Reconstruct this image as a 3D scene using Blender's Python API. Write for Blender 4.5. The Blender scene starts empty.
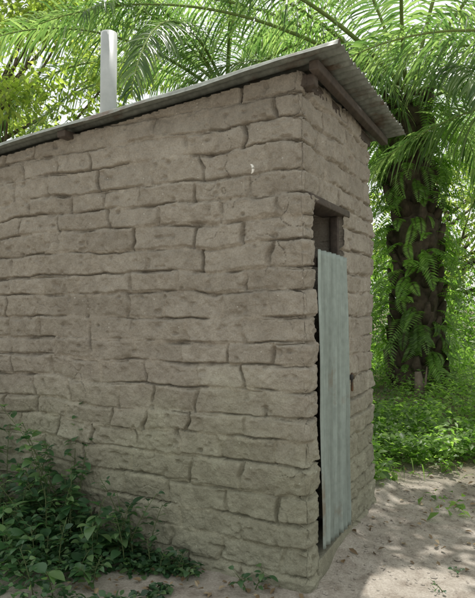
import bpy, math, numpy as np
from mathutils import Vector, Matrix
rng=np.random.default_rng(7)
sc=bpy.context.scene

# ------------------------------------------------------------ helpers
def vnoise(x,y,seed=0):
    ix=np.floor(x).astype(np.int64); iy=np.floor(y).astype(np.int64)
    fx=x-ix; fy=y-iy
    fx=fx*fx*(3-2*fx); fy=fy*fy*(3-2*fy)
    def h(a,b):
        n=(a*374761393+b*668265263+seed*2147483647+seed*982451653)&0xFFFFFFFF
        n=((n^(n>>13))*1274126177)&0xFFFFFFFF
        n=((n^(n>>16))*2246822519)&0xFFFFFFFF
        return ((n^(n>>15))&0xFFFFFF)/float(0xFFFFFF)*2-1
    a=h(ix,iy);b=h(ix+1,iy);c=h(ix,iy+1);d=h(ix+1,iy+1)
    return (a*(1-fx)+b*fx)*(1-fy)+(c*(1-fx)+d*fx)*fy
def fbm(x,y,o=4,seed=0):
    t=0;a=1.;s=0
    for i in range(o):
        t=t+a*vnoise(x*2**i+i*17.3,y*2**i-i*9.1,seed+i);s+=a;a*=.5
    return t/s
def mesh_np(name,V,F,mat=None,smooth=False,parent=None):
    V=np.asarray(V,dtype=np.float32); F=np.asarray(F,dtype=np.int32)
    me=bpy.data.meshes.new(name)
    me.vertices.add(len(V)); me.vertices.foreach_set('co',V.ravel())
    k=F.shape[1]
    me.loops.add(F.size); me.loops.foreach_set('vertex_index',F.ravel())
    me.polygons.add(len(F))
    me.polygons.foreach_set('loop_start',np.arange(0,F.size,k,dtype=np.int32))
    me.polygons.foreach_set('loop_total',np.full(len(F),k,dtype=np.int32))
    if smooth: me.polygons.foreach_set('use_smooth',np.ones(len(F),dtype=bool))
    me.update(calc_edges=True); me.validate()
    ob=bpy.data.objects.new(name,me); sc.collection.objects.link(ob)
    if mat: me.materials.append(mat)
    if parent: ob.parent=parent
    return ob
def empty(name):
    e=bpy.data.objects.new(name,None); sc.collection.objects.link(e); return e
def norm(v): return v/np.maximum(np.linalg.norm(v,axis=-1,keepdims=True),1e-9)

def leaves(P,D,N,Ln,Wd,droop=.2,fold=.25,ns=2,prof=None):
    P=np.asarray(P,float);D=norm(np.asarray(D,float));n=len(P)
    N=np.asarray(N,float); S=norm(np.cross(D,N)); U=norm(np.cross(S,D))
    Ln=np.broadcast_to(Ln,(n,)); Wd=np.broadcast_to(Wd,(n,)); droop=np.broadcast_to(droop,(n,))
    us=np.linspace(0,1,ns+1)
    if ns==2: us=np.array([0,.42,1.]); w=np.array([.12,1,.05])
    else: w=np.sin(np.pi*us**.75)**.8; w[0]=.06; w[-1]=.02
    if prof is not None: w=prof(us)
    V=np.zeros((n,ns+1,3,3))
    down=np.array([0,0,-1.])
    for j,u in enumerate(us):
        c=P+D*(Ln*u*(1-.25*droop*u))[:,None]+down*(Ln*droop*u*u)[:,None]
        V[:,j,1]=c
        off=S*(Wd*.5*w[j])[:,None]; up=U*(Wd*.5*w[j]*fold)[:,None]
        V[:,j,0]=c-off+up; V[:,j,2]=c+off+up
    V=V.reshape(-1,3)
    base=(np.arange(n)*(ns+1)*3)[:,None]
    fs=[]
    for j in range(ns):
        a=j*3
        fs.append(base+np.array([[a,a+1,a+4,a+3]])); fs.append(base+np.array([[a+1,a+2,a+5,a+4]]))
    F=np.stack(fs,1).reshape(-1,4)
    return V,F
def tube(pts,rad,k=8,jit=0):
    pts=np.asarray(pts,float);n=len(pts);rad=np.broadcast_to(rad,(n,))
    T=norm(np.gradient(pts,axis=0)); ref=np.array([0,0,1.]) if abs(T[0][2])<.9 else np.array([1.,0,0])
    A=norm(np.cross(T,ref)); B=np.cross(T,A)
    th=np.linspace(0,2*np.pi,k,endpoint=False)
    r=rad[:,None]*(1+jit*rng.normal(size=(n,k)))
    V=pts[:,None]+A[:,None]*(np.cos(th)[None]*r)[...,None]+B[:,None]*(np.sin(th)[None]*r)[...,None]
    V=V.reshape(-1,3);F=[]
    for i in range(n-1):
        for j in range(k):
            F.append((i*k+j,i*k+(j+1)%k,(i+1)*k+(j+1)%k,(i+1)*k+j))
    V=np.vstack([V,pts[:1],pts[-1:]]);c0=n*k;c1=n*k+1
    for j in range(0,k,2):
        F.append((c0,(j+2)%k,j+1,j)); F.append((c1,(n-1)*k+j,(n-1)*k+j+1,(n-1)*k+(j+2)%k))
    return V,np.array(F)
def join(parts):
    Vs=[];Fs=[];o=0
    for V,F in parts:
        Vs.append(V);Fs.append(F+o);o+=len(V)
    return np.vstack(Vs),np.vstack(Fs)
def box(o,ax,ay,az,seg=1):
    o,ax,ay,az=[np.array(v,float) for v in(o,ax,ay,az)]
    V=[o,o+ax,o+ax+ay,o+ay,o+az,o+ax+az,o+ax+ay+az,o+ay+az]
    F=[(0,3,2,1),(4,5,6,7),(0,1,5,4),(1,2,6,5),(2,3,7,6),(3,0,4,7)]
    return np.array(V),np.array(F)
def beam(name,o,ax,ay,az,mat,parent):
    V,F=box(o,ax,ay,az)
    ob=mesh_np(name,V,F,mat,parent=parent)
    m=ob.modifiers.new('bev','BEVEL');m.width=.006;m.segments=2
    return ob

# ------------------------------------------------------------ materials
def newmat(name):
    m=bpy.data.materials.new(name);m.use_nodes=True
    nt=m.node_tree; nt.nodes.clear()
    out=nt.nodes.new('ShaderNodeOutputMaterial')
    b=nt.nodes.new('ShaderNodeBsdfPrincipled'); nt.links.new(b.outputs[0],out.inputs[0])
    return m,nt,b,out
def nd(nt,t,**k):
    n=nt.nodes.new(t)
    for a,v in k.items(): setattr(n,a,v)
    return n
def ramp(nt,stops,src=None):
    r=nd(nt,'ShaderNodeValToRGB');e=r.color_ramp.elements
    while len(e)<len(stops): e.new(.5)
    for el,(p,c) in zip(e,stops): el.position=p; el.color=(*c,1)
    if src is not None: nt.links.new(src,r.inputs[0])
    return r
def noise(nt,scale,detail=4,rough=.55,co=None,dist=0):
    n=nd(nt,'ShaderNodeTexNoise'); n.inputs['Scale'].default_value=scale;n.inputs['Detail'].default_value=detail
    n.inputs['Roughness'].default_value=rough;n.inputs['Distortion'].default_value=dist
    if co is not None: nt.links.new(co,n.inputs['Vector'])
    return n
def mix(nt,mode,fac,a,b):
    m=nd(nt,'ShaderNodeMix',data_type='RGBA',blend_type=mode)
    for s,v in((0,fac),(6,a),(7,b)):
        if hasattr(v,'is_linked'): nt.links.new(v,m.inputs[s])
        else: m.inputs[s].default_value=(*v,1) if isinstance(v,tuple) else v
    return m.outputs[2]
def bump(nt,b,h,st,dist):
    bp=nd(nt,'ShaderNodeBump');bp.inputs['Strength'].default_value=st;bp.inputs['Distance'].default_value=dist
    nt.links.new(h,bp.inputs['Height']);nt.links.new(bp.outputs[0],b.inputs['Normal'])

def leafmat(name,dark,mid,light,trans=.4,rough=.45,tcol=None):
    m,nt,b,out=newmat(name)
    g=nd(nt,'ShaderNodeNewGeometry')
    r=ramp(nt,[(0,dark),(.55,mid),(1,light)],g.outputs['Random Per Island'])
    tc=nd(nt,'ShaderNodeTexCoord')
    n=noise(nt,.9,1,.5,tc.outputs['Object'])
    rr=ramp(nt,[(.3,(.6,.6,.6)),(.7,(1.25,1.2,1.0))],n.outputs[0])
    c=mix(nt,'MULTIPLY',1.0,r.outputs[0],rr.outputs[0])
    nt.links.new(c,b.inputs['Base Color']);b.inputs['Roughness'].default_value=rough
    t=nd(nt,'ShaderNodeBsdfTranslucent')
    c2=mix(nt,'MULTIPLY',1.0,c,tcol or (2.7,3.0,1.6))
    nt.links.new(c2,t.inputs[0])
    ms=nd(nt,'ShaderNodeMixShader');ms.inputs[0].default_value=trans
    nt.links.new(b.outputs[0],ms.inputs[1]);nt.links.new(t.outputs[0],ms.inputs[2]);nt.links.new(ms.outputs[0],out.inputs[0])
    return m
M_palm=leafmat('palm_leaf',(.065,.125,.06),(.12,.19,.09),(.23,.30,.18),.44,.30)
M_fern=leafmat('fern_leaf',(.08,.155,.03),(.14,.25,.06),(.2,.32,.09),.5)
M_weed=leafmat('weed_leaf',(.025,.065,.035),(.05,.115,.06),(.12,.2,.10),.35,.38)
M_ground_leaf=leafmat('ground_leaf',(.065,.13,.035),(.125,.22,.06),(.22,.33,.11),.48)
M_tree_leaf=leafmat('tree_leaf',(.11,.16,.05),(.18,.23,.07),(.27,.3,.12),.55)
M_bush=leafmat('bush_leaf',(.065,.13,.035),(.12,.21,.055),(.2,.3,.1),.5)
M_shade=leafmat('added_dapple_leaf',(.05,.1,.03),(.08,.14,.04),(.12,.18,.06),.3)  # leaves of the off-frame tree added to dapple the path
M_dry=leafmat('dry_leaf',(.12,.08,.045),(.22,.16,.10),(.40,.33,.24),.15,.7,(1,.9,.7))

def bark(name,c1,c2,sc_=8):
    m,nt,b,out=newmat(name);tc=nd(nt,'ShaderNodeTexCoord')
    n=noise(nt,sc_,6,.65,tc.outputs['Object'])
    r=ramp(nt,[(.3,c1),(.7,c2)],n.outputs[0]);nt.links.new(r.outputs[0],b.inputs['Base Color'])
    b.inputs['Roughness'].default_value=.9;bump(nt,b,n.outputs[0],.8,.03);return m
M_trunk=bark('palm_bark',(.025,.018,.012),(.10,.075,.05),9)
M_bark=bark('tree_bark',(.06,.045,.03),(.2,.16,.12),6)
M_rachis=bark('rachis',(.14,.2,.05),(.26,.32,.11),5)
M_stem=bark('stem',(.06,.08,.03),(.1,.14,.05),12)
def woodmat():
    m,nt,b,out=newmat('old_timber');tc=nd(nt,'ShaderNodeTexCoord')
    mp=nd(nt,'ShaderNodeMapping');mp.inputs['Rotation'].default_value=(0,0,math.radians(-27));mp.inputs['Scale'].default_value=(30,4,30)
    nt.links.new(tc.outputs['Object'],mp.inputs[0])
    n=noise(nt,1,6,.6,mp.outputs[0],.5);r=ramp(nt,[(.25,(.03,.023,.018)),(.75,(.095,.074,.058))],n.outputs[0])
    nt.links.new(r.outputs[0],b.inputs['Base Color']);b.inputs['Roughness'].default_value=.85;bump(nt,b,n.outputs[0],.5,.01);return m
M_wood=woodmat()
def metalmat(name,base,rust,dirt,amount=.62,metal=.5):
    m,nt,b,out=newmat(name);tc=nd(nt,'ShaderNodeTexCoord')
    n1=noise(nt,3,6,.65,tc.outputs['Object']);n2=noise(nt,22,5,.6,tc.outputs['Object'])
    c=mix(nt,'MIX',ramp(nt,[(.35,(0,0,0)),(.75,(1,1,1))],n2.outputs[0]).outputs[0],base,dirt)
    f=ramp(nt,[(amount,(0,0,0)),(amount+.1,(1,1,1))],n1.outputs[0])
    c=mix(nt,'MIX',f.outputs[0],c,rust)
    mp=nd(nt,'ShaderNodeMapping');mp.inputs['Scale'].default_value=(28,28,1.2);nt.links.new(tc.outputs['Object'],mp.inputs[0])
    n3=noise(nt,1,4,.6,mp.outputs[0]);c=mix(nt,'MULTIPLY',1.0,c,ramp(nt,[(.3,(.66,.66,.64)),(.7,(1.1,1.1,1.1))],n3.outputs[0]).outputs[0])
    nt.links.new(c,b.inputs['Base Color']);b.inputs['Metallic'].default_value=metal
    b.inputs['Roughness'].default_value=.55;bump(nt,b,n2.outputs[0],.15,.004);return m
M_roof=metalmat('galvanised_roof',(.22,.24,.21),(.11,.08,.055),(.14,.15,.13),.52,.3)
M_door=metalmat('galvanised_door',(.285,.335,.31),(.2,.18,.14),(.21,.25,.23),.57,.2)
M_hw=metalmat('dark_iron',(.05,.045,.04),(.12,.06,.03),(.03,.03,.03),.5,.5)
m,nt,b,out=newmat('white_pvc');M_pvc=m
tc=nd(nt,'ShaderNodeTexCoord');n=noise(nt,6,5,.6,tc.outputs['Object'])
r=ramp(nt,[(.3,(.33,.35,.34)),(.7,(.46,.48,.47))],n.outputs[0]);nt.links.new(r.outputs[0],b.inputs['Base Color']);b.inputs['Roughness'].default_value=.45
m,nt,b,out=newmat('shell');M_shell=m
tc=nd(nt,'ShaderNodeTexCoord');n=noise(nt,90,3,.6,tc.outputs['Object'])
r=ramp(nt,[(.3,(.6,.58,.52)),(.7,(.8,.79,.74))],n.outputs[0]);nt.links.new(r.outputs[0],b.inputs['Base Color'])

# adobe
m,nt,b,out=newmat('adobe_mud');M_adobe=m
tc=nd(nt,'ShaderNodeTexCoord');co=tc.outputs['Object']
at=nd(nt,'ShaderNodeAttribute');at.attribute_name='brick'
sp=nd(nt,'ShaderNodeSeparateColor');nt.links.new(at.outputs['Color'],sp.inputs[0])
brk=ramp(nt,[(0,(.290,.265,.224)),(.5,(.316,.290,.246)),(1,(.342,.315,.270))],sp.outputs[0])
nl=noise(nt,1.3,5,.6,co);c=mix(nt,'MULTIPLY',1.0,brk.outputs[0],ramp(nt,[(.3,(.84,.83,.82)),(.7,(1.15,1.15,1.15))],nl.outputs[0]).outputs[0])
nm=noise(nt,14,7,.72,co);c=mix(nt,'MULTIPLY',1.0,c,ramp(nt,[(.25,(.75,.73,.71)),(.75,(1.22,1.22,1.22))],nm.outputs[0]).outputs[0])
nf=noise(nt,120,4,.65,co);c=mix(nt,'MULTIPLY',1.0,c,ramp(nt,[(.3,(.84,.83,.82)),(.7,(1.13,1.13,1.13))],nf.outputs[0]).outputs[0])
c=mix(nt,'MIX',sp.outputs[1],c,mix(nt,'MULTIPLY',1.0,c,(1.10,1.09,1.08)))
vo=nd(nt,'ShaderNodeTexVoronoi');vo.inputs['Scale'].default_value=34;nt.links.new(co,vo.inputs['Vector'])
vg=ramp(nt,[(.0,(1,1,1)),(.10,(1,1,1)),(.15,(0,0,0))],vo.outputs['Distance'])
sc2=nd(nt,'ShaderNodeSeparateColor');nt.links.new(vo.outputs['Color'],sc2.inputs[0])
sel=ramp(nt,[(.93,(0,0,0)),(.95,(1,1,1))],sc2.outputs[0])
f=mix(nt,'MULTIPLY',1.0,vg.outputs[0],sel.outputs[0])
c=mix(nt,'MIX',f,c,(.5,.48,.43))
sx=nd(nt,'ShaderNodeSeparateXYZ');nt.links.new(co,sx.inputs[0])
ad=nd(nt,'ShaderNodeMath',operation='MULTIPLY_ADD');nt.links.new(nl.outputs[0],ad.inputs[0]);ad.inputs[1].default_value=-1.1;nt.links.new(sx.outputs[2],ad.inputs[2])
gb=ramp(nt,[(0,(1,1,1)),(.5,(0,0,0))],ad.outputs[0])
c=mix(nt,'MIX',gb.outputs[0],c,mix(nt,'MULTIPLY',1.0,c,(.88,.95,.86)))
nt.links.new(c,b.inputs['Base Color']);b.inputs['Roughness'].default_value=.95;b.inputs['Specular IOR Level'].default_value=.15
nb2=noise(nt,45,6,.7,co)
hm=mix(nt,'ADD',1.0,nb2.outputs[0],nf.outputs[0]);bump(nt,b,hm,.8,.010)

# ------------------------------------------------------------ building
L=np.array([-.889,.458,0]);L/=np.linalg.norm(L)
R=np.array([.458,.889,0]);R/=np.linalg.norm(R)
Z=np.array([0,0,1.])
C=np.array([.340,2.8,0])
LEN=3.1;WID=1.34;HT=2.575;SL=.075
house=empty('mud_brick_latrine')
r=.022;a=r*math.pi/2
def seg(a0,a1,st): return np.arange(a0,a1-1e-6,st)
G=.0043
s1=np.concatenate([seg(-LEN,-2.45,.02),seg(-2.45,WID+.06,G),seg(WID+.06,WID+LEN,.03),seg(WID+LEN,2*WID+LEN+.001,.03),[2*WID+LEN]])
zz=np.arange(-.06,HT+.004,G)
S,Zg=np.meshgrid(s1,zz,indexing='ij')
corners=[(0.,C,L,R),(WID,C+R*WID,-R,L),(WID+LEN,C+R*WID+L*LEN,-L,-R),(2*WID+LEN,C+L*LEN,R,-L)]
starts=[(-LEN,C+L*LEN,-L,-R),(0,C,R,-L),(WID,C+R*WID,L,R),(WID+LEN,C+R*WID+L*LEN,-R,L)]
base=np.zeros((len(s1),3));nor=np.zeros((len(s1),3))
for i,s in enumerate(s1):
    for (ss,P0,d,nn) in starts:
        if s>=ss-1e-9: p=P0+d*(s-ss);nv=nn
    for (cs,Pc,ba,fo) in corners:
        if abs(s-cs)<a/2:
            cen=Pc+ba*r+fo*r
            th=(s-cs)/a+.5
            nv=-fo*math.cos(th*math.pi/2)-ba*math.sin(th*math.pi/2)
            p=cen+nv*r
    base[i]=p;nor[i]=nv
rr=np.random.default_rng(21)
hc=[-.2];
while hc[-1]<3: hc.append(hc[-1]+rr.uniform(.108,.143))
hc=np.array(hc)
zw=Zg+.030*fbm(S*1.2,Zg*.9,2,11)+.016*fbm(S*4,Zg*4,2,12)+.007*fbm(S*18,Zg*18,3,77)
row=np.searchsorted(hc,zw)-1
dlo=zw-hc[row];dhi=hc[row+1]-zw
sw=S+.016*fbm(S*7,Zg*7,3,13)+.022*vnoise(S*1.2,Zg*14,14)+.006*fbm(S*20,Zg*24,2,78)
bid=np.zeros(S.shape);dl_=np.zeros(S.shape);dr_=np.zeros(S.shape);off=np.zeros(S.shape);jr=np.zeros(S.shape);hr=np.zeros(S.shape)
for k in range(row.min(),row.max()+1):
    mk=row==k
    if not mk.any(): continue
    lft=.35 if k%2 else .19; rgt=.19 if k%2 else .35
    J=[-lft+rr.uniform(-.06,.06)]
    while J[-1]>-LEN-1: J.append(J[-1]-rr.uniform(.24,.42))
    J2=[rgt+rr.uniform(-.05,.05)]
    while J2[-1]<WID*2+LEN+1: J2.append(J2[-1]+rr.uniform(.25,.42))
    J=np.array(J[::-1]+J2)
    q=sw[mk];idx=np.searchsorted(J,q)-1;idx=np.clip(idx,0,len(J)-2)
    dl=q-J[idx];dr=J[idx+1]-q
    dl_[mk]=dl;dr_[mk]=dr
    rv=rr.uniform(0,1,(len(J),6))
    bid[mk]=rv[idx,0];hr[mk]=rv[idx,5]
    u=(dl/(dl+dr))*2-1; v=(dlo[mk]/(dlo[mk]+dhi[mk]))*2-1
    off[mk]=(rv[idx,1]-.5)*.012+u*(rv[idx,2]-.5)*.012+v*((rv[idx,3]-.5)*.016+.002)
    jr[mk]=np.where(dl<dr,rv[idx,4],rv[np.minimum(idx+1,len(J)-1),4])
dv=np.minimum(dl_,dr_)
dH=np.minimum(dlo,dhi)
band=.014+.007*fbm(S*8,Zg*8,2,20)
mort=np.clip(1-(dH/band),0,1)**.5;mortV=np.clip(1-dv/.012,0,1)**.5
mort_all=np.maximum(mort,mortV)
fill=fbm(S*2.8,Zg*4.5,3,24)+.05*np.clip(-S-.3,-.5,1)
rec=.009*np.clip(.6-1.5*fill,.08,1)
dup=dlo-band*.35;dlow=dhi-band*.45
c1=np.clip(.30+2.3*fbm(S*4.4,Zg*7,3,21)+.6*(hr-.5),0.03,1.15)
c2=np.clip(-.05+2.0*fbm(S*4.1,Zg*7,3,27),0,1.)
wC=.0038+.004*np.clip(fbm(S*7,Zg*7,2,23)+.2,0,1)
g1=np.exp(-(dup/wC)**2)*c1;g2=np.exp(-(dlow/.0042)**2)*c2
cV=np.clip(.14+1.6*fbm(S*5,Zg*5,2,22)+1.0*(jr-.5),0.03,1.1)
g3=np.exp(-((dv-.004)/.0044)**2)*cV
crack=np.maximum(np.maximum(g1,g2),g3)
chip=np.clip(fbm(S*11,Zg*13,3,29)+.03,0,1)*np.exp(-(np.minimum(dH,dv)/.016)**2)*.028*np.clip(.8-1.5*fill,0.1,1)
rid=np.abs(fbm(S*6+2.1,Zg*6,3,35));crk=np.exp(-(rid/.010)**2)*np.clip(fbm(S*2.2,Zg*2.2,2,36)-.12,0,1)*.022
disp=off*(1-.8*mort_all*np.clip(fill+.5,0,1))-rec*mort_all-.031*crack-chip-crk
n1=fbm(S*8,Zg*9,5,31);n2=fbm(S*34,Zg*34,3,32);n3=fbm(S*1.6,Zg*1.6,2,33)
disp+=.010*n1+.007*n2+.014*n3
smr=np.clip(fbm(S*7+5,Zg*5,3,61)-.18,0,1);disp+=.022*smr*np.exp(-(dH/.03)**2)
pit=fbm(S*18,Zg*24,2,41);disp-=.04*np.clip(pit-.42,0,.4)
pk=vnoise(S*55,Zg*60,43);disp-=.007*np.clip(pk-.5,0,1)
for cs in (0,WID):
    wc=np.exp(-((S-cs)/.05)**2)
    disp+=wc*(.016*fbm(S*0+cs*7,Zg*6,3,51)-.008+.018*(off/.012)*.4)
    disp-=wc*.020*np.exp(-(dH/.009)**2)*np.clip(c1+.3,0,1)
    disp-=wc*.03*np.clip(fbm(S*14,Zg*12,3,53)-.1,0,1)
D0,D1,DT=.125,.655,1.93
slopeT=(base-C)@L
ztop=HT-SL*np.clip(slopeT,0,None)
V=base[:,None,:]+nor[:,None,:]*disp[...,None]+Zg[...,None]*Z
ns_,nz=S.shape
idx=np.arange(ns_*nz).reshape(ns_,nz)
F=np.stack([idx[:-1,:-1],idx[1:,:-1],idx[1:,1:],idx[:-1,1:]],-1)
sm=(s1[:-1]+s1[1:])/2;zm=(zz[:-1]+zz[1:])/2
keep=np.ones(F.shape[:2],bool)
jx=(sm[:,None]>D0)&(sm[:,None]<D1)&(zm[None]<DT)
keep&=~jx
keep&=zm[None]<ztop[:-1,None]
Fq=F[keep]
i0=np.where(jx.any(1))[0].min();i1=np.where(jx.any(1))[0].max()+1;jt=np.where(jx.any(0))[0].max()+1
Vf=V.reshape(-1,3);extraV=[];extraF=[];cnt=len(Vf)
inn=L*.2
def strip(ids,flip):
    global cnt
    k=6
    P=Vf[ids]
    for q in range(1,k+1):
        extraV.append(P+inn*q/k+ (rng.normal(size=P.shape)*.002))
    rowsid=[np.array(ids)]+[np.arange(cnt+q*len(ids),cnt+(q+1)*len(ids)) for q in range(k)]
    cnt+=k*len(ids)
    for q in range(k):
        a_,b_=rowsid[q],rowsid[q+1]
        f=np.stack([a_[:-1],a_[1:],b_[1:],b_[:-1]],-1)
        extraF.append(f if flip else f[:,::-1])
strip(idx[i0,:jt+1],True);strip(idx[i1,:jt+1],False);strip(idx[i0:i1+1,jt],True)
Vall=np.vstack([Vf]+extraV);Fall=np.vstack([Fq]+extraF)
wall=mesh_np('adobe_walls',Vall,Fall,M_adobe,True,house)
ca=wall.data.attributes.new('brick','FLOAT_COLOR','POINT')
col=np.zeros((len(Vall),4),np.float32);col[:,3]=1;col[:,0]=.5
nV=len(Vf);col[:nV,0]=np.where(mort_all>.02,.5,bid).ravel();col[:nV,1]=np.clip(mort_all,0,1).ravel()
if len(wall.data.vertices)==len(Vall): ca.data.foreach_set('color',col.ravel())
ins=.2
Vb,Fb=box(C+L*ins+R*ins+Z*-.02,L*(LEN-2*ins),R*(WID-2*ins),Z*.03)
mesh_np('interior_floor',Vb,Fb,M_adobe,parent=house)
def pl(name,p,q,h0,h1):
    mesh_np(name,[p+Z*h0,q+Z*h0,q+Z*h1,p+Z*h1],[(0,1,2,3)],M_adobe,parent=house)
a1=C+L*ins+R*ins;a2=C+L*(LEN-ins)+R*ins;a3=C+L*(LEN-ins)+R*(WID-ins);a4=C+L*ins+R*(WID-ins)
pl('interior_wall_1',a1,a2,0,2.25);pl('interior_wall_2',a2,a3,0,2.25);pl('interior_wall_3',a3,a4,0,2.4)

# roof ------------------------------------------------
OV=.20;SO=.10;RW=1.67
nu=360;uu=np.linspace(0,RW,nu);tt=np.linspace(-OV,LEN+.2,60)
U,T=np.meshgrid(uu,tt,indexing='ij')
wv=.0105*np.sin(U/.074*2*np.pi-.5*np.pi)
edge=-.016*np.exp(-(U/.022)**2)*(1+.6*fbm(T*4,T*0,2,5))-.01*np.exp(-((U-RW)/.03)**2)
zr=2.632-SL*(T+OV)+wv+edge+.009*fbm(T*1.5,U*1.2,2,61)+.007*vnoise(T*1+3,U*14,62)*np.exp(-((T+OV)/.12)**2)
Tj=T+.006*vnoise(U*9,U*0,63)
V=C+L*Tj[...,None]-R*SO+R*U[...,None];V[...,2]=zr
idx=np.arange(U.size).reshape(U.shape)
F=np.stack([idx[:-1,:-1],idx[1:,:-1],idx[1:,1:],idx[:-1,1:]],-1).reshape(-1,4)
roof=mesh_np('corrugated_roof',V.reshape(-1,3),F,M_roof,True,house)
sm_=roof.modifiers.new('s','SOLIDIFY');sm_.thickness=.0015;sm_.offset=1
for i,(t,so,w,h) in enumerate([(-.08,.01,.05,.05),(.25,-.1,.07,.06),(1.50,.075,.065,.042),(2.85,.03,.07,.06)]):
    z1=2.617-SL*(t+OV+w)-.006
    beam('purlin_%d'%(i+1),C+L*t-R*so+Z*(z1-h),L*w,R*(WID+so+.12 if i else WID+so+.16),Z*h,M_wood,house)
beam('wall_plate',C+L*.0+R*.04+Z*2.50,L*.08,R*(WID-.06),Z*.06,M_wood,house)
beam('side_rafter',C+R*.045+Z*2.50-L*.04,L*(LEN-.03)-Z*SL*(LEN-.03),R*.06,Z*.06,M_wood,house)
beam('door_lintel',C+R*(D0-.07)-L*.010+Z*(DT-.004),L*.15,R*(D1-D0+.16),Z*.04,M_wood,house)
beam('door_frame_post',C+R*(D1-.035)+L*.03+Z*.02,L*.05,R*.03,Z*(DT-.03),M_wood,house)
beam('door_frame_post_2',C+R*(D0+.006)+L*.03+Z*.02,L*.05,R*.035,Z*(DT-.03),M_wood,house)
nu=200;DW=.52;uu=np.linspace(0,DW,nu);vv=np.linspace(0,1,60)
U,Vv=np.meshgrid(uu,vv,indexing='ij')
zb=.155-.04*U/DW+.006*vnoise(U*20,U*0,8);zt=1.685-.012*U/DW
Zd=zb+(zt-zb)*Vv
out_=.020+.0095*np.sin(U/.076*2*np.pi)*(1+.25*vnoise(U*6,Zd*2,9))+.010*fbm(U*4,Zd*2.5,3,71)
V=C+R*(D0+.0+U+.010*(1-Vv))[...,None]-L*out_[...,None];V[...,2]=Zd
idx=np.arange(U.size).reshape(U.shape)
F=np.stack([idx[:-1,:-1],idx[1:,:-1],idx[1:,1:],idx[:-1,1:]],-1).reshape(-1,4)
door=mesh_np('corrugated_door',V.reshape(-1,3),F,M_door,True,house)
q=door.modifiers.new('s','SOLIDIFY');q.thickness=.0015
beam('door_batten',C+R*(D0+.02)+L*.005+Z*1.60,L*.025,R*(DW-.06),Z*.05,M_wood,house)
beam('door_sill',C+R*(D0-.03)-L*.012+Z*-.02,L*.2,R*(D1-D0+.06),Z*.13,M_adobe,house)
beam('door_latch',C+R*(D1-.045)-L*.050+Z*.96,L*.022,R*.05,Z*.03,M_hw,house)
beam('door_hasp',C+R*(D1-.020)-L*.042+Z*.89,L*.012,R*.022,Z*.11,M_hw,house)
pb=np.array([-.835,3.7,0])
pts=[pb+Z*z+np.array([.02*(z-2.3),0,0]) for z in np.linspace(.2,3.19,8)]
V,F=tube(pts,.053,24)
vp=mesh_np('vent_pipe',V,F,M_pvc,True,house);vp.data.polygons.foreach_set('use_smooth',np.array([p.normal.z<.5 for p in vp.data.polygons]))
P0=C+L*.288-R*.022+Z*2.10
th=np.linspace(-1.3,1.5,12)
pts=[P0+(-L)*(.016*math.cos(x))+Z*(.024*math.sin(x)) for x in th]
V,F=tube(pts,.001+.0065*np.sin(np.linspace(0.1,3.0,12)),8)
mesh_np('snail_shell',V,F,M_shell,True)

# ------------------------------------------------------------ ground
def spread(lo,hi,c,n):
    u=np.linspace(-1,1,n);k=7.0
    w=np.sinh(u*k)/np.sinh(k)
    return c+np.where(w<0,w*(c-lo),w*(hi-c))
gx=spread(-300,300,.8,420);gy=spread(-300,300,3.8,420)
X,Y=np.meshgrid(gx,gy,indexing='ij')
def gz(X,Y):
    d=np.sqrt((X-.8)**2+(Y-4)**2)
    near=np.exp(-(d/12)**2)
    z=near*(.035*fbm(X*1.1,Y*1.1,3,81)+.012*fbm(X*7,Y*7,3,82))-.004
    rel=np.stack([X-C[0],Y-C[1]],-1)
    o=-(rel@L[:2]);tR=rel@R[:2]
    z=z+.08*np.exp(-np.clip(o,0,None)/.14)*(o>-.3)*np.clip((tR+.1)*3,0,1)*(tR<1.8)*(.6+.4*fbm(X*5,Y*5,2,83))
    return z
GZ=gz(X,Y)
idx=np.arange(X.size).reshape(X.shape)
F=np.stack([idx[:-1,:-1],idx[1:,:-1],idx[1:,1:],idx[:-1,1:]],-1).reshape(-1,4)
m,nt,b,out=newmat('soil');M_soil=m
tc=nd(nt,'ShaderNodeTexCoord');co=tc.outputs['Object']
na=noise(nt,.55,5,.6,co);nb=noise(nt,9,6,.7,co);nc=noise(nt,90,4,.7,co)
c=ramp(nt,[(.3,(.22,.185,.15)),(.5,(.36,.325,.28)),(.75,(.46,.42,.37))],nb.outputs[0]).outputs[0]
c=mix(nt,'MULTIPLY',1.0,c,ramp(nt,[(.3,(.7,.68,.65)),(.7,(1.1,1.1,1.1))],nc.outputs[0]).outputs[0])
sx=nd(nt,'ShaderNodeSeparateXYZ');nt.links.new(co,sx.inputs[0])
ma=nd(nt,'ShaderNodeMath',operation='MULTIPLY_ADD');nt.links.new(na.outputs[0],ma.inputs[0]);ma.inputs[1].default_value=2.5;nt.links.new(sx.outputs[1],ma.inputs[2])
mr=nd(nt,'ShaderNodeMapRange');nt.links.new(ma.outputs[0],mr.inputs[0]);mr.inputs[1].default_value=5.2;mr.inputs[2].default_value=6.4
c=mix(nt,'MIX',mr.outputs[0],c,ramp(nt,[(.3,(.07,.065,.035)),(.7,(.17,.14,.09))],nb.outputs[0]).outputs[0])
nt.links.new(c,b.inputs['Base Color']);b.inputs['Roughness'].default_value=.95
bump(nt,b,mix(nt,'ADD',1.0,nb.outputs[0],nc.outputs[0]),.7,.014)
mesh_np('ground',np.stack([X,Y,GZ],-1).reshape(-1,3),F,M_soil,True)
def gzp(x,y): return gz(np.asarray(x,float),np.asarray(y,float))
n=1300
t=rng.uniform(-1.2,2.5,n);o=np.abs(rng.normal(0,.5,n))+.02
px=C[0]+R[0]*t-L[0]*o;py=C[1]+R[1]*t-L[1]*o
ico=[(0,0,1),(.9,0,.2),(.28,.85,.2),(-.72,.53,.2),(-.72,-.53,.2),(.28,-.85,.2)]
V=[];F=[]
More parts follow.
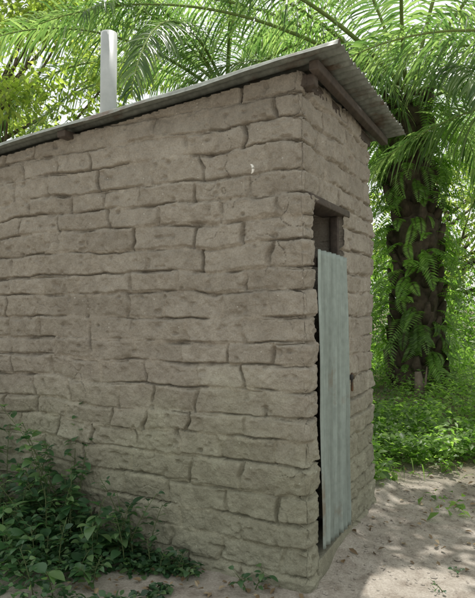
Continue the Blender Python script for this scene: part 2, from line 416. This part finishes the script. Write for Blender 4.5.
for i in range(n):
    s=rng.uniform(.003,.012)*(2 if rng.random()<.06 else 1);k=len(V)
    z=float(gzp(px[i],py[i]));an=rng.uniform(0,6.3)
    for v in ico:
        v=np.array(v)*s*rng.uniform(.7,1.3)
        V.append((px[i]+v[0]*math.cos(an)-v[1]*math.sin(an),py[i]+v[0]*math.sin(an)+v[1]*math.cos(an),z+v[2]*.8))
    for j in range(5): F.append((k,k+1+j,k+1+(j+1)%5))
mesh_np('pebbles',V,F,M_soil,True)

# ------------------------------------------------------------ ground cover & litter
def rdir(n,up=.3,spread_=1.):
    an=rng.uniform(0,2*np.pi,n);e=rng.normal(up,.35,n)
    return np.stack([np.cos(an)*np.cos(e),np.sin(an)*np.cos(e),np.sin(e)],-1)
def rup(n,s=.5): return norm(np.stack([rng.normal(0,s,n),rng.normal(0,s,n),np.ones(n)],-1))
def outside(x,y,m=.05):
    rel=np.stack([x-C[0],y-C[1]],-1);tl=rel@L[:2];tr=rel@R[:2]
    return ~((tl>-m)&(tl<LEN+m)&(tr>-m)&(tr<WID+m))
def cover(n,x0,x1,y0,y1,thr):
    x=rng.uniform(x0,x1,n);y=rng.uniform(y0,y1,n)
    k=(fbm(x*.9,y*.9,3,91)+.35*fbm(x*4,y*4,2,92)>thr)&outside(x,y,.12)
    return x[k],y[k]
xa,ya=cover(56000,.2,9,3.8,14,-.2)
xb,yb=cover(24000,.8,4.5,3.6,7,-.25)
x=np.concatenate([xa,xb]);y=np.concatenate([ya,yb])
edge_=4.1+.35*fbm(x*1.6,x*0,2,95)+.45*fbm(x*5,y*5,2,97)
k=(y>edge_)|((rng.random(len(x))<.06)&(y>3.7));x=x[k];y=y[k]
hh=rng.uniform(.01,.24,len(x))*(.5+1.2*(fbm(x*1.5,y*1.5,2,96)+.5))*np.clip((y-3.9)/.8,.25,1)
P=np.stack([x,y,gzp(x,y)+hh],-1)
V1,F1=leaves(P,rdir(len(x),.15),rup(len(x),.45),rng.uniform(.035,.11,len(x)),rng.uniform(.025,.055,len(x)),.25,.3,2)
x,y=cover(16000,-10,-.5,4.2,14,-.1)
P=np.stack([x,y,gzp(x,y)+rng.uniform(.01,.2,len(x))],-1)
V2,F2=leaves(P,rdir(len(x),.15),rup(len(x),.45),rng.uniform(.05,.12,len(x)),rng.uniform(.03,.07,len(x)),.25,.3,2)
n=3500;x=rng.uniform(.9,7,n);y=rng.uniform(4.4,10,n);k=(fbm(x*1.3,y*1.3,2,99)>.05)&outside(x,y,.1);x=x[k];y=y[k];n=len(x)
V4,F4=leaves(np.stack([x,y,gzp(x,y)],-1),rdir(n,1.1),rup(n,.5),rng.uniform(.12,.38,n),.010,.5,.2,3)
n=8000;t=rng.uniform(.62,2.9,n);o=np.abs(rng.normal(0,.36,n))+.02
k=fbm(t*3,o*3,2,98)>-.15-(t-.9)*.6;t=t[k];o=o[k]
x=C[0]+L[0]*t-R[0]*o;y=C[1]+L[1]*t-R[1]*o
P=np.stack([x,y,gzp(x,y)+rng.uniform(.005,.13,len(x))*np.clip(t-.45,.2,1)],-1)
V3,F3=leaves(P,rdir(len(x),.2),rup(len(x),.4),rng.uniform(.025,.06,len(x)),rng.uniform(.016,.035,len(x)),.2,.3,3)
V,F=join([(V1,F1),(V2,F2)]);gc=empty('ground_cover_plants');mesh_np('leaves',V,F,M_ground_leaf,True,gc);mesh_np('grass_blades',V4,F4,M_ground_leaf,True,gc)
n=2600
x=rng.uniform(.5,7,n);y=rng.uniform(3.0,11,n);k=outside(x,y,.03)&((y>4.2)|(rng.random(n)<.7));x=x[k];y=y[k]
P=np.stack([x,y,gzp(x,y)+.012],-1)
V1,F1=leaves(P,rdir(len(x),.05),rup(len(x),.3),rng.uniform(.02,.07,len(x)),rng.uniform(.01,.03,len(x)),.1,.5,3)
n=300;t=rng.uniform(.0,2.6,n);o=rng.uniform(.02,.5,n)
x=C[0]+L[0]*t-R[0]*o;y=C[1]+L[1]*t-R[1]*o
P=np.stack([x,y,gzp(x,y)+.012],-1)
V2,F2=leaves(P,rdir(n,.05),rup(n,.3),rng.uniform(.015,.055,n),rng.uniform(.01,.028,n),.1,.5,3)
V,F=join([(V1,F1),(V2,F2)]);mesh_np('leaf_litter',V,F,M_dry,True)

# ------------------------------------------------------------ weeds by the side wall
LP=[];stems=[]
def weed(t,o,h,nl,ls,lean=.15):
    b0=C+L*t-R*o;b0=np.array([b0[0],b0[1],float(gzp(b0[0],b0[1]))-.01])
    d=np.array([rng.normal(0,lean),rng.normal(0,lean),1.])-R*rng.uniform(0,lean)
    k=7;u=np.linspace(0,1,k)[:,None]
    bend=np.array([rng.normal(0,.08),rng.normal(0,.08),0])
    pts=b0+d*h*u+bend*h*u*u*2
    stems.append(tube(pts,np.linspace(.0035,.0015,k),6))
    for i in range(nl):
        uu_=rng.uniform(.18,1)**.8;j=min(int(uu_*(k-1)),k-2);f=uu_*(k-1)-j
        p=pts[j]*(1-f)+pts[j+1]*f
        an=rng.uniform(0,2*np.pi) ;el=rng.uniform(-.1,.7)
        dd=np.array([math.cos(an)*math.cos(el),math.sin(an)*math.cos(el),math.sin(el)])
        pet=rng.uniform(.01,.04);l=ls*rng.uniform(.5,1.25)
        stems.append(tube([p,p+dd*pet*.5,p+dd*pet],.0012,4))
        LP.append((p+dd*pet,dd,l))
for _ in range(140):
    t=rng.uniform(1.0,2.75);o=abs(rng.normal(.05,.2))+.06
    weed(t,o,rng.uniform(.15,.5)*(1 if t>1.4 else .65),rng.integers(10,20),rng.choice([.045,.06,.085]))
for (t,o,h) in [(1.42,.10,.72),(1.52,.16,.7),(1.36,.2,.52),(1.47,.12,.82),(1.58,.1,.76),(2.15,.12,.68),(2.3,.15,1.0),(2.0,.2,.6),(1.85,.1,.55),(1.2,.18,.4),(1.1,.15,.34),(2.1,.25,.6),(2.4,.1,.95),(1.68,.15,.5),(2.2,.1,1.08),(2.16,.08,1.0),(1.95,.1,.65),(1.75,.1,.6),(1.5,.06,.8),(2.3,.2,1.05)]:
    weed(t,o,h,28,.072,.1)
for (t,o,h) in [(.98,.12,.26),(.86,.12,.18),(.75,.1,.12),(.30,.10,.12),(.27,.07,.1),(.93,.05,.34),(1.05,.1,.4),(1.0,.07,.42),(1.1,.06,.46),(.66,.14,.09),(.60,.1,.07),(.8,.14,.1),(.7,.12,.1),(.62,.15,.08)]:
    weed(t,o,h,12,.05,.2)
for _ in range(4):
    tt_=rng.uniform(-.1,.5);oo_=rng.uniform(.35,.75)
    q_=C+R*tt_-L*oo_-C;weed(float(q_@L),float(-(q_@R)),rng.uniform(.03,.06),7,.03,.3)
P=np.array([p for p,_,_ in LP]);D=np.array([d for _,d,_ in LP]);l=np.array([x for *_,x in LP])
V,F=leaves(P,D,rup(len(P),.35),l,l*rng.uniform(.45,.68,len(P)),rng.uniform(.1,.5,len(P)),.25,5)
we=empty('weed_plants')
mesh_np('leaves',V,F,M_weed,True,we);V,F=join(stems);mesh_np('stems',V,F,M_stem,True,we)
mesh_np('low_leaves',V3,F3,M_weed,True,we)

# ------------------------------------------------------------ palms
def frond(base_,az,el,length,droopk,nl=85,ll=.75,roll=0,twist=0):
    K=26;u=np.linspace(0,1,K)
    h=np.array([math.cos(az),math.sin(az),0.])
    e=el-droopk*u**1.35
    step=length/(K-1)
    d=h[None]*np.cos(e)[:,None]+Z*np.sin(e)[:,None]
    side0=np.array([-h[1],h[0],0.])
    d=d+side0*(twist*u)[:,None];d=norm(d)
    pts=np.array(base_)+np.vstack([np.zeros(3),np.cumsum(d[:-1]*step,0)])
    rad=np.linspace(.035,.006,K)*length/5
    rv=tube(pts,rad,6)
    P=[];D=[];N=[];Ln=[]
    for sgn in(-1,1):
        uu=np.linspace(.14,.995,nl)+rng.normal(0,.002,nl);uu=np.clip(uu,0,.999)
        j=np.minimum((uu*(K-1)).astype(int),K-2);f=(uu*(K-1)-j)[:,None]
        p=pts[j]*(1-f)+pts[j+1]*f;T=norm(pts[j+1]-pts[j])
        sd=norm(np.cross(T,Z+.001));up=np.cross(sd,T)
        sd2=sd*math.cos(roll)+up*math.sin(roll);up2=np.cross(sd2,T)
        fw=.35+.9*uu**2
        dd=sd2*sgn+T*fw[:,None]+up2*(rng.normal(.12,.22,nl))[:,None]+rng.normal(0,.05,(nl,3))
        P.append(p);D.append(dd);N.append(up2+rng.normal(0,.2,(nl,3)))
        Ln.append(ll*(np.sin(np.pi*np.clip(uu*.86+.1,0,1))**.6)*rng.uniform(.82,1.1,nl))
    return rv,(np.vstack(P),np.vstack(D),np.vstack(N),np.concatenate(Ln))
def palm(name,pos,h,fronds,rt=.33,ferns=0):
    e=empty(name);pos=np.array(pos,float)
    K=24;zs=np.linspace(-.1,h,K)
    lean=np.array([.05,0,0])
    pts=np.array([pos+Z*z+lean*math.sin(z) for z in zs])
    rad=rt*(1+.25*np.exp(-zs/.4))*(1+.1*rng.normal(size=K))
    parts=[tube(pts,rad,16,.08)]
    nb=int(h*34)
    for i in range(nb):
        z=h*(i+.5)/nb;an=i*2.39996+rng.normal(0,.15)
        o=np.array([math.cos(an),math.sin(an),0])
        rr_=rt*(1+.25*math.exp(-z/.4))
        p=pos+Z*z+lean*math.sin(z)+o*rr_*.85
        ln=rng.uniform(.12,.34)
        q=[p,p+o*ln*.4+Z*ln*.5,p+o*ln*.6+Z*ln*1.1]
        parts.append(tube(q,[.09,.07,.03],6,.15))
    V,F=join(parts);mesh_np('trunk',V,F,M_trunk,False,e)
    rs=[];LA=[]
    top=pos+Z*h+lean*math.sin(h)
    for (az,el,ln,dk,*ex) in fronds:
        o=np.array([math.cos(az),math.sin(az),0])
        rv,la=frond(top+o*.15+Z*rng.uniform(-.1,.25),az,el,ln,dk,ll=ex[0] if ex else .8,roll=rng.normal(0,.35),twist=rng.normal(0,.15))
        rs.append(rv);LA.append(la)
    V,F=join(rs);mesh_np('rachises',V,F,M_rachis,True,e)
    P,D,N,Ln=[np.concatenate([l[i] for l in LA]) for i in range(4)]
    V,F=leaves(P,D,N,Ln,rng.uniform(.026,.042,len(P)),rng.uniform(.25,.85,len(P)),.35,4,prof=lambda u:np.array([.5,1,.95,.7,.06]))
    mesh_np('leaflets',V,F,M_palm,True,e)
    if ferns:
        P=[];D=[];N=[];Ln=[]
        for i in range(ferns):
            z=h*.97*rng.beta(1.2,1.0);an=rng.uniform(0,2*np.pi)
            o=np.array([math.cos(an),math.sin(an),0]);p0=pos+Z*z+o*rt*1.05
            el=rng.uniform(-.3,.8);dk=rng.uniform(1.4,2.6);l=rng.uniform(.3,1.0)
            K=20;p=p0.copy();sd=np.array([-o[1],o[0],0])+rng.normal(0,.2,3)
            tw=rng.normal(0,.4)
            for k in range(K):
                u=k/K;a_=el-dk*u;d=norm(o*math.cos(a_)+Z*math.sin(a_)+sd*tw*u)
                p=p+d*l/K
                for sg in(-1,1):
                    P.append(p.copy());D.append(sd*sg+d*.4);N.append(np.cross(sd,d)+rng.normal(0,.2,3));Ln.append(.11*math.sin(math.pi*(u*.85+.12))*(.4+l/.9))
        V,F=leaves(np.array(P),np.array(D),np.array(N),np.array(Ln),.028,.25,.2,2)
        mesh_np('ferns',V,F,M_fern,True,e)
    return e
def ring(n,el0,el1,l0,l1,az0=0,az1=2*math.pi):
    return [(az0+(az1-az0)*(i+.5)/n+rng.normal(0,.12),rng.uniform(el0,el1),rng.uniform(l0,l1),rng.uniform(1.0,1.9)) for i in range(n)]
rad_=math.radians
palm('oil_palm',(2.98,9.6,0),4.85,ring(12,.3,1.25,4.2,5.2)+ring(6,-.1,.35,2.0,2.8)+
     [(rad_(186),.55,6.3,.95),(rad_(200),.65,6.2,1.2),(rad_(214),.5,6.2,1.1),(rad_(176),.75,6.2,1.1)],.34,ferns=420)
palm('oil_palm',(-.2,12.6,0),6.1,ring(17,.2,1.3,4.8,6.0)+ring(7,-.3,.2,3,4)+[(rad_(250),.4,5.5,1.1),(rad_(225),.3,5.5,1.0),(rad_(275),.5,5.5,1.3)],.33)
palm('oil_palm',(5.9,7.6,0),4.2,ring(7,.3,1.25,4.2,5.0,rad_(-60),rad_(120))+[(rad_(165),.5,4.6,1.2),(rad_(188),.45,5.0,1.1),(rad_(205),.75,5.2,1.5),(rad_(172),.15,4.0,.9),(rad_(150),.7,4.6,1.2)],.33,ferns=40)

# ------------------------------------------------------------ broadleaf trees
def broadleaf(name,pos,h,cr,nclump,nleaf,mat,ls=.14,zlo=.35,tr=1.,shift=(0,0),cl=(.45,1.0)):
    e=empty(name);pos=np.array(pos,float)
    lean=np.array([shift[0],shift[1],0.])
    parts=[tube([pos+Z*z+lean*(max(z,0)/h)**1.5+np.array([.12*math.sin(z),.1*math.cos(z*1.3),0]) for z in np.linspace(-.2,h*.75,9)],np.linspace(.26,.07,9)*h/8*tr,10,.05)]
    P=[];
    for i in range(nclump):
        an=rng.uniform(0,2*np.pi);rr_=cr*math.sqrt(rng.random());z=h*rng.uniform(zlo,1.0)
        rr_*=math.sin(math.pi*min(1,max(.15,(z/h-.2)/.9)))**.5
        c=pos+lean+np.array([math.cos(an)*rr_,math.sin(an)*rr_,z])
        if i%3==0:
            zz_=max(h*.25,min(z-.25*h,h*.7));s=pos+Z*zz_+lean*(zz_/h)**1.5;md=(s+c)/2+np.array([0,0,-.2])
            parts.append(tube([s,md,c],[.07,.04,.015],6))
        rad=rng.uniform(*cl)
        n=nleaf;q=rng.normal(0,1,(n,3));q=norm(q)*(rng.random((n,1))**.45)*rad*np.array([1.2,1.2,.7])
        P.append(c+q)
    P=np.vstack(P);n=len(P)
    V,F=leaves(P,rdir(n,-.2),rup(n,.7),rng.uniform(.6,1.3,n)*ls,rng.uniform(.35,.6,n)*ls,.3,.25,2)
    mesh_np('crown',V,F,mat,True,e);V,F=join(parts);mesh_np('trunk',V,F,M_bark,True,e)
broadleaf('shade_tree',(-6.2,14.5,0),9.5,4.6,100,180,M_tree_leaf,.19)
broadleaf('shade_tree',(-12,17,0),11,4.8,75,160,M_tree_leaf,.2)
broadleaf('shade_tree',(7.5,20,0),6.5,4.0,75,160,M_tree_leaf,.2)
broadleaf('shade_tree',(13,19,0),8,4.5,60,160,M_tree_leaf,.2)
# tree added off frame, crown placed to cast dapples on the ground
broadleaf('shade_tree',(5.0,4.6,0),6.2,1.9,26,60,M_shade,.17,zlo=.82,tr=.5,shift=(-2.6,.3),cl=(.16,.36))

P=[]
for i in range(640):
    x=rng.uniform(-16,18);y=rng.uniform(12.5,18)+.02*x*x
    z=abs(rng.normal(0,1.2))*(.5+(y-12)/5)+.2
    rad=rng.uniform(.35,.85)
    n=95;q=norm(rng.normal(0,1,(n,3)))*(rng.random((n,1))**.45)*rad*np.array([1.2,1,.9])
    p=np.array([x,y,z])+q;P.append(p[p[:,2]>.02])
P=np.vstack(P);n=len(P)
V1,F1=leaves(P,rdir(n,-.1),rup(n,.7),rng.uniform(.10,.24,n),rng.uniform(.05,.11,n),.3,.25,2)
n=5000;x=rng.uniform(1.5,13,n);y=rng.uniform(11,15,n);
V2,F2=leaves(np.stack([x,y,np.zeros(n)],-1),rdir(n,1.1),rup(n,.5),rng.uniform(.5,1.5,n),.03,.5,.3,4)
V,F=join([(V1,F1),(V2,F2)])
mesh_np('undergrowth',V,F,M_bush,True)

parts=[tube([(2.70,8.55,-.05),(2.71,8.55,.16),(2.69,8.56,.38)],[.085,.07,.05],10,.12),
       tube([(2.71,8.54,.05),(2.78,8.50,.2),(2.81,8.50,.46)],[.03,.022,.008],6,.1)]
V,F=join(parts);mesh_np('tree_stump',V,F,M_bark,False)

# ------------------------------------------------------------ light, sky, camera
az=math.atan2(.43,.90)
el=math.radians(70)
sd=Vector((math.sin(az)*math.cos(el),math.cos(az)*math.cos(el),math.sin(el)))
sun=bpy.data.lights.new('sun','SUN');sun.energy=5;sun.angle=math.radians(.53);sun.color=(1,.96,.9)
so=bpy.data.objects.new('sun',sun);sc.collection.objects.link(so);so.rotation_euler=sd.to_track_quat('Z','Y').to_euler()
w=bpy.data.worlds.new('World');sc.world=w;w.use_nodes=True;nt=w.node_tree;bg=nt.nodes['Background']
sk=nt.nodes.new('ShaderNodeTexSky');sk.sky_type='NISHITA';sk.sun_disc=False;sk.sun_elevation=el;sk.sun_rotation=az
sk.dust_density=4;sk.air_density=1.0
hz=mix(nt,'MIX',.65,sk.outputs[0],(10.2,10.4,9.6))
nt.links.new(hz,bg.inputs[0]);bg.inputs[1].default_value=.138

cam=bpy.data.cameras.new('camera');co_=bpy.data.objects.new('camera',cam);sc.collection.objects.link(co_)
cam.sensor_fit='HORIZONTAL';cam.sensor_width=36;cam.lens=570/475*36;cam.clip_end=1000;cam.clip_start=.05
pitch=math.radians(.7);roll=math.radians(-.7)
Mx=Matrix.Translation((0,0,1.4))@Matrix.Rotation(math.pi/2+pitch,4,'X')@Matrix.Rotation(roll,4,'Z')
co_.matrix_world=Mx
sc.camera=co_
sc.view_settings.view_transform='Standard'
try: sc.view_settings.look='None'
except: pass
sc.view_settings.exposure=0
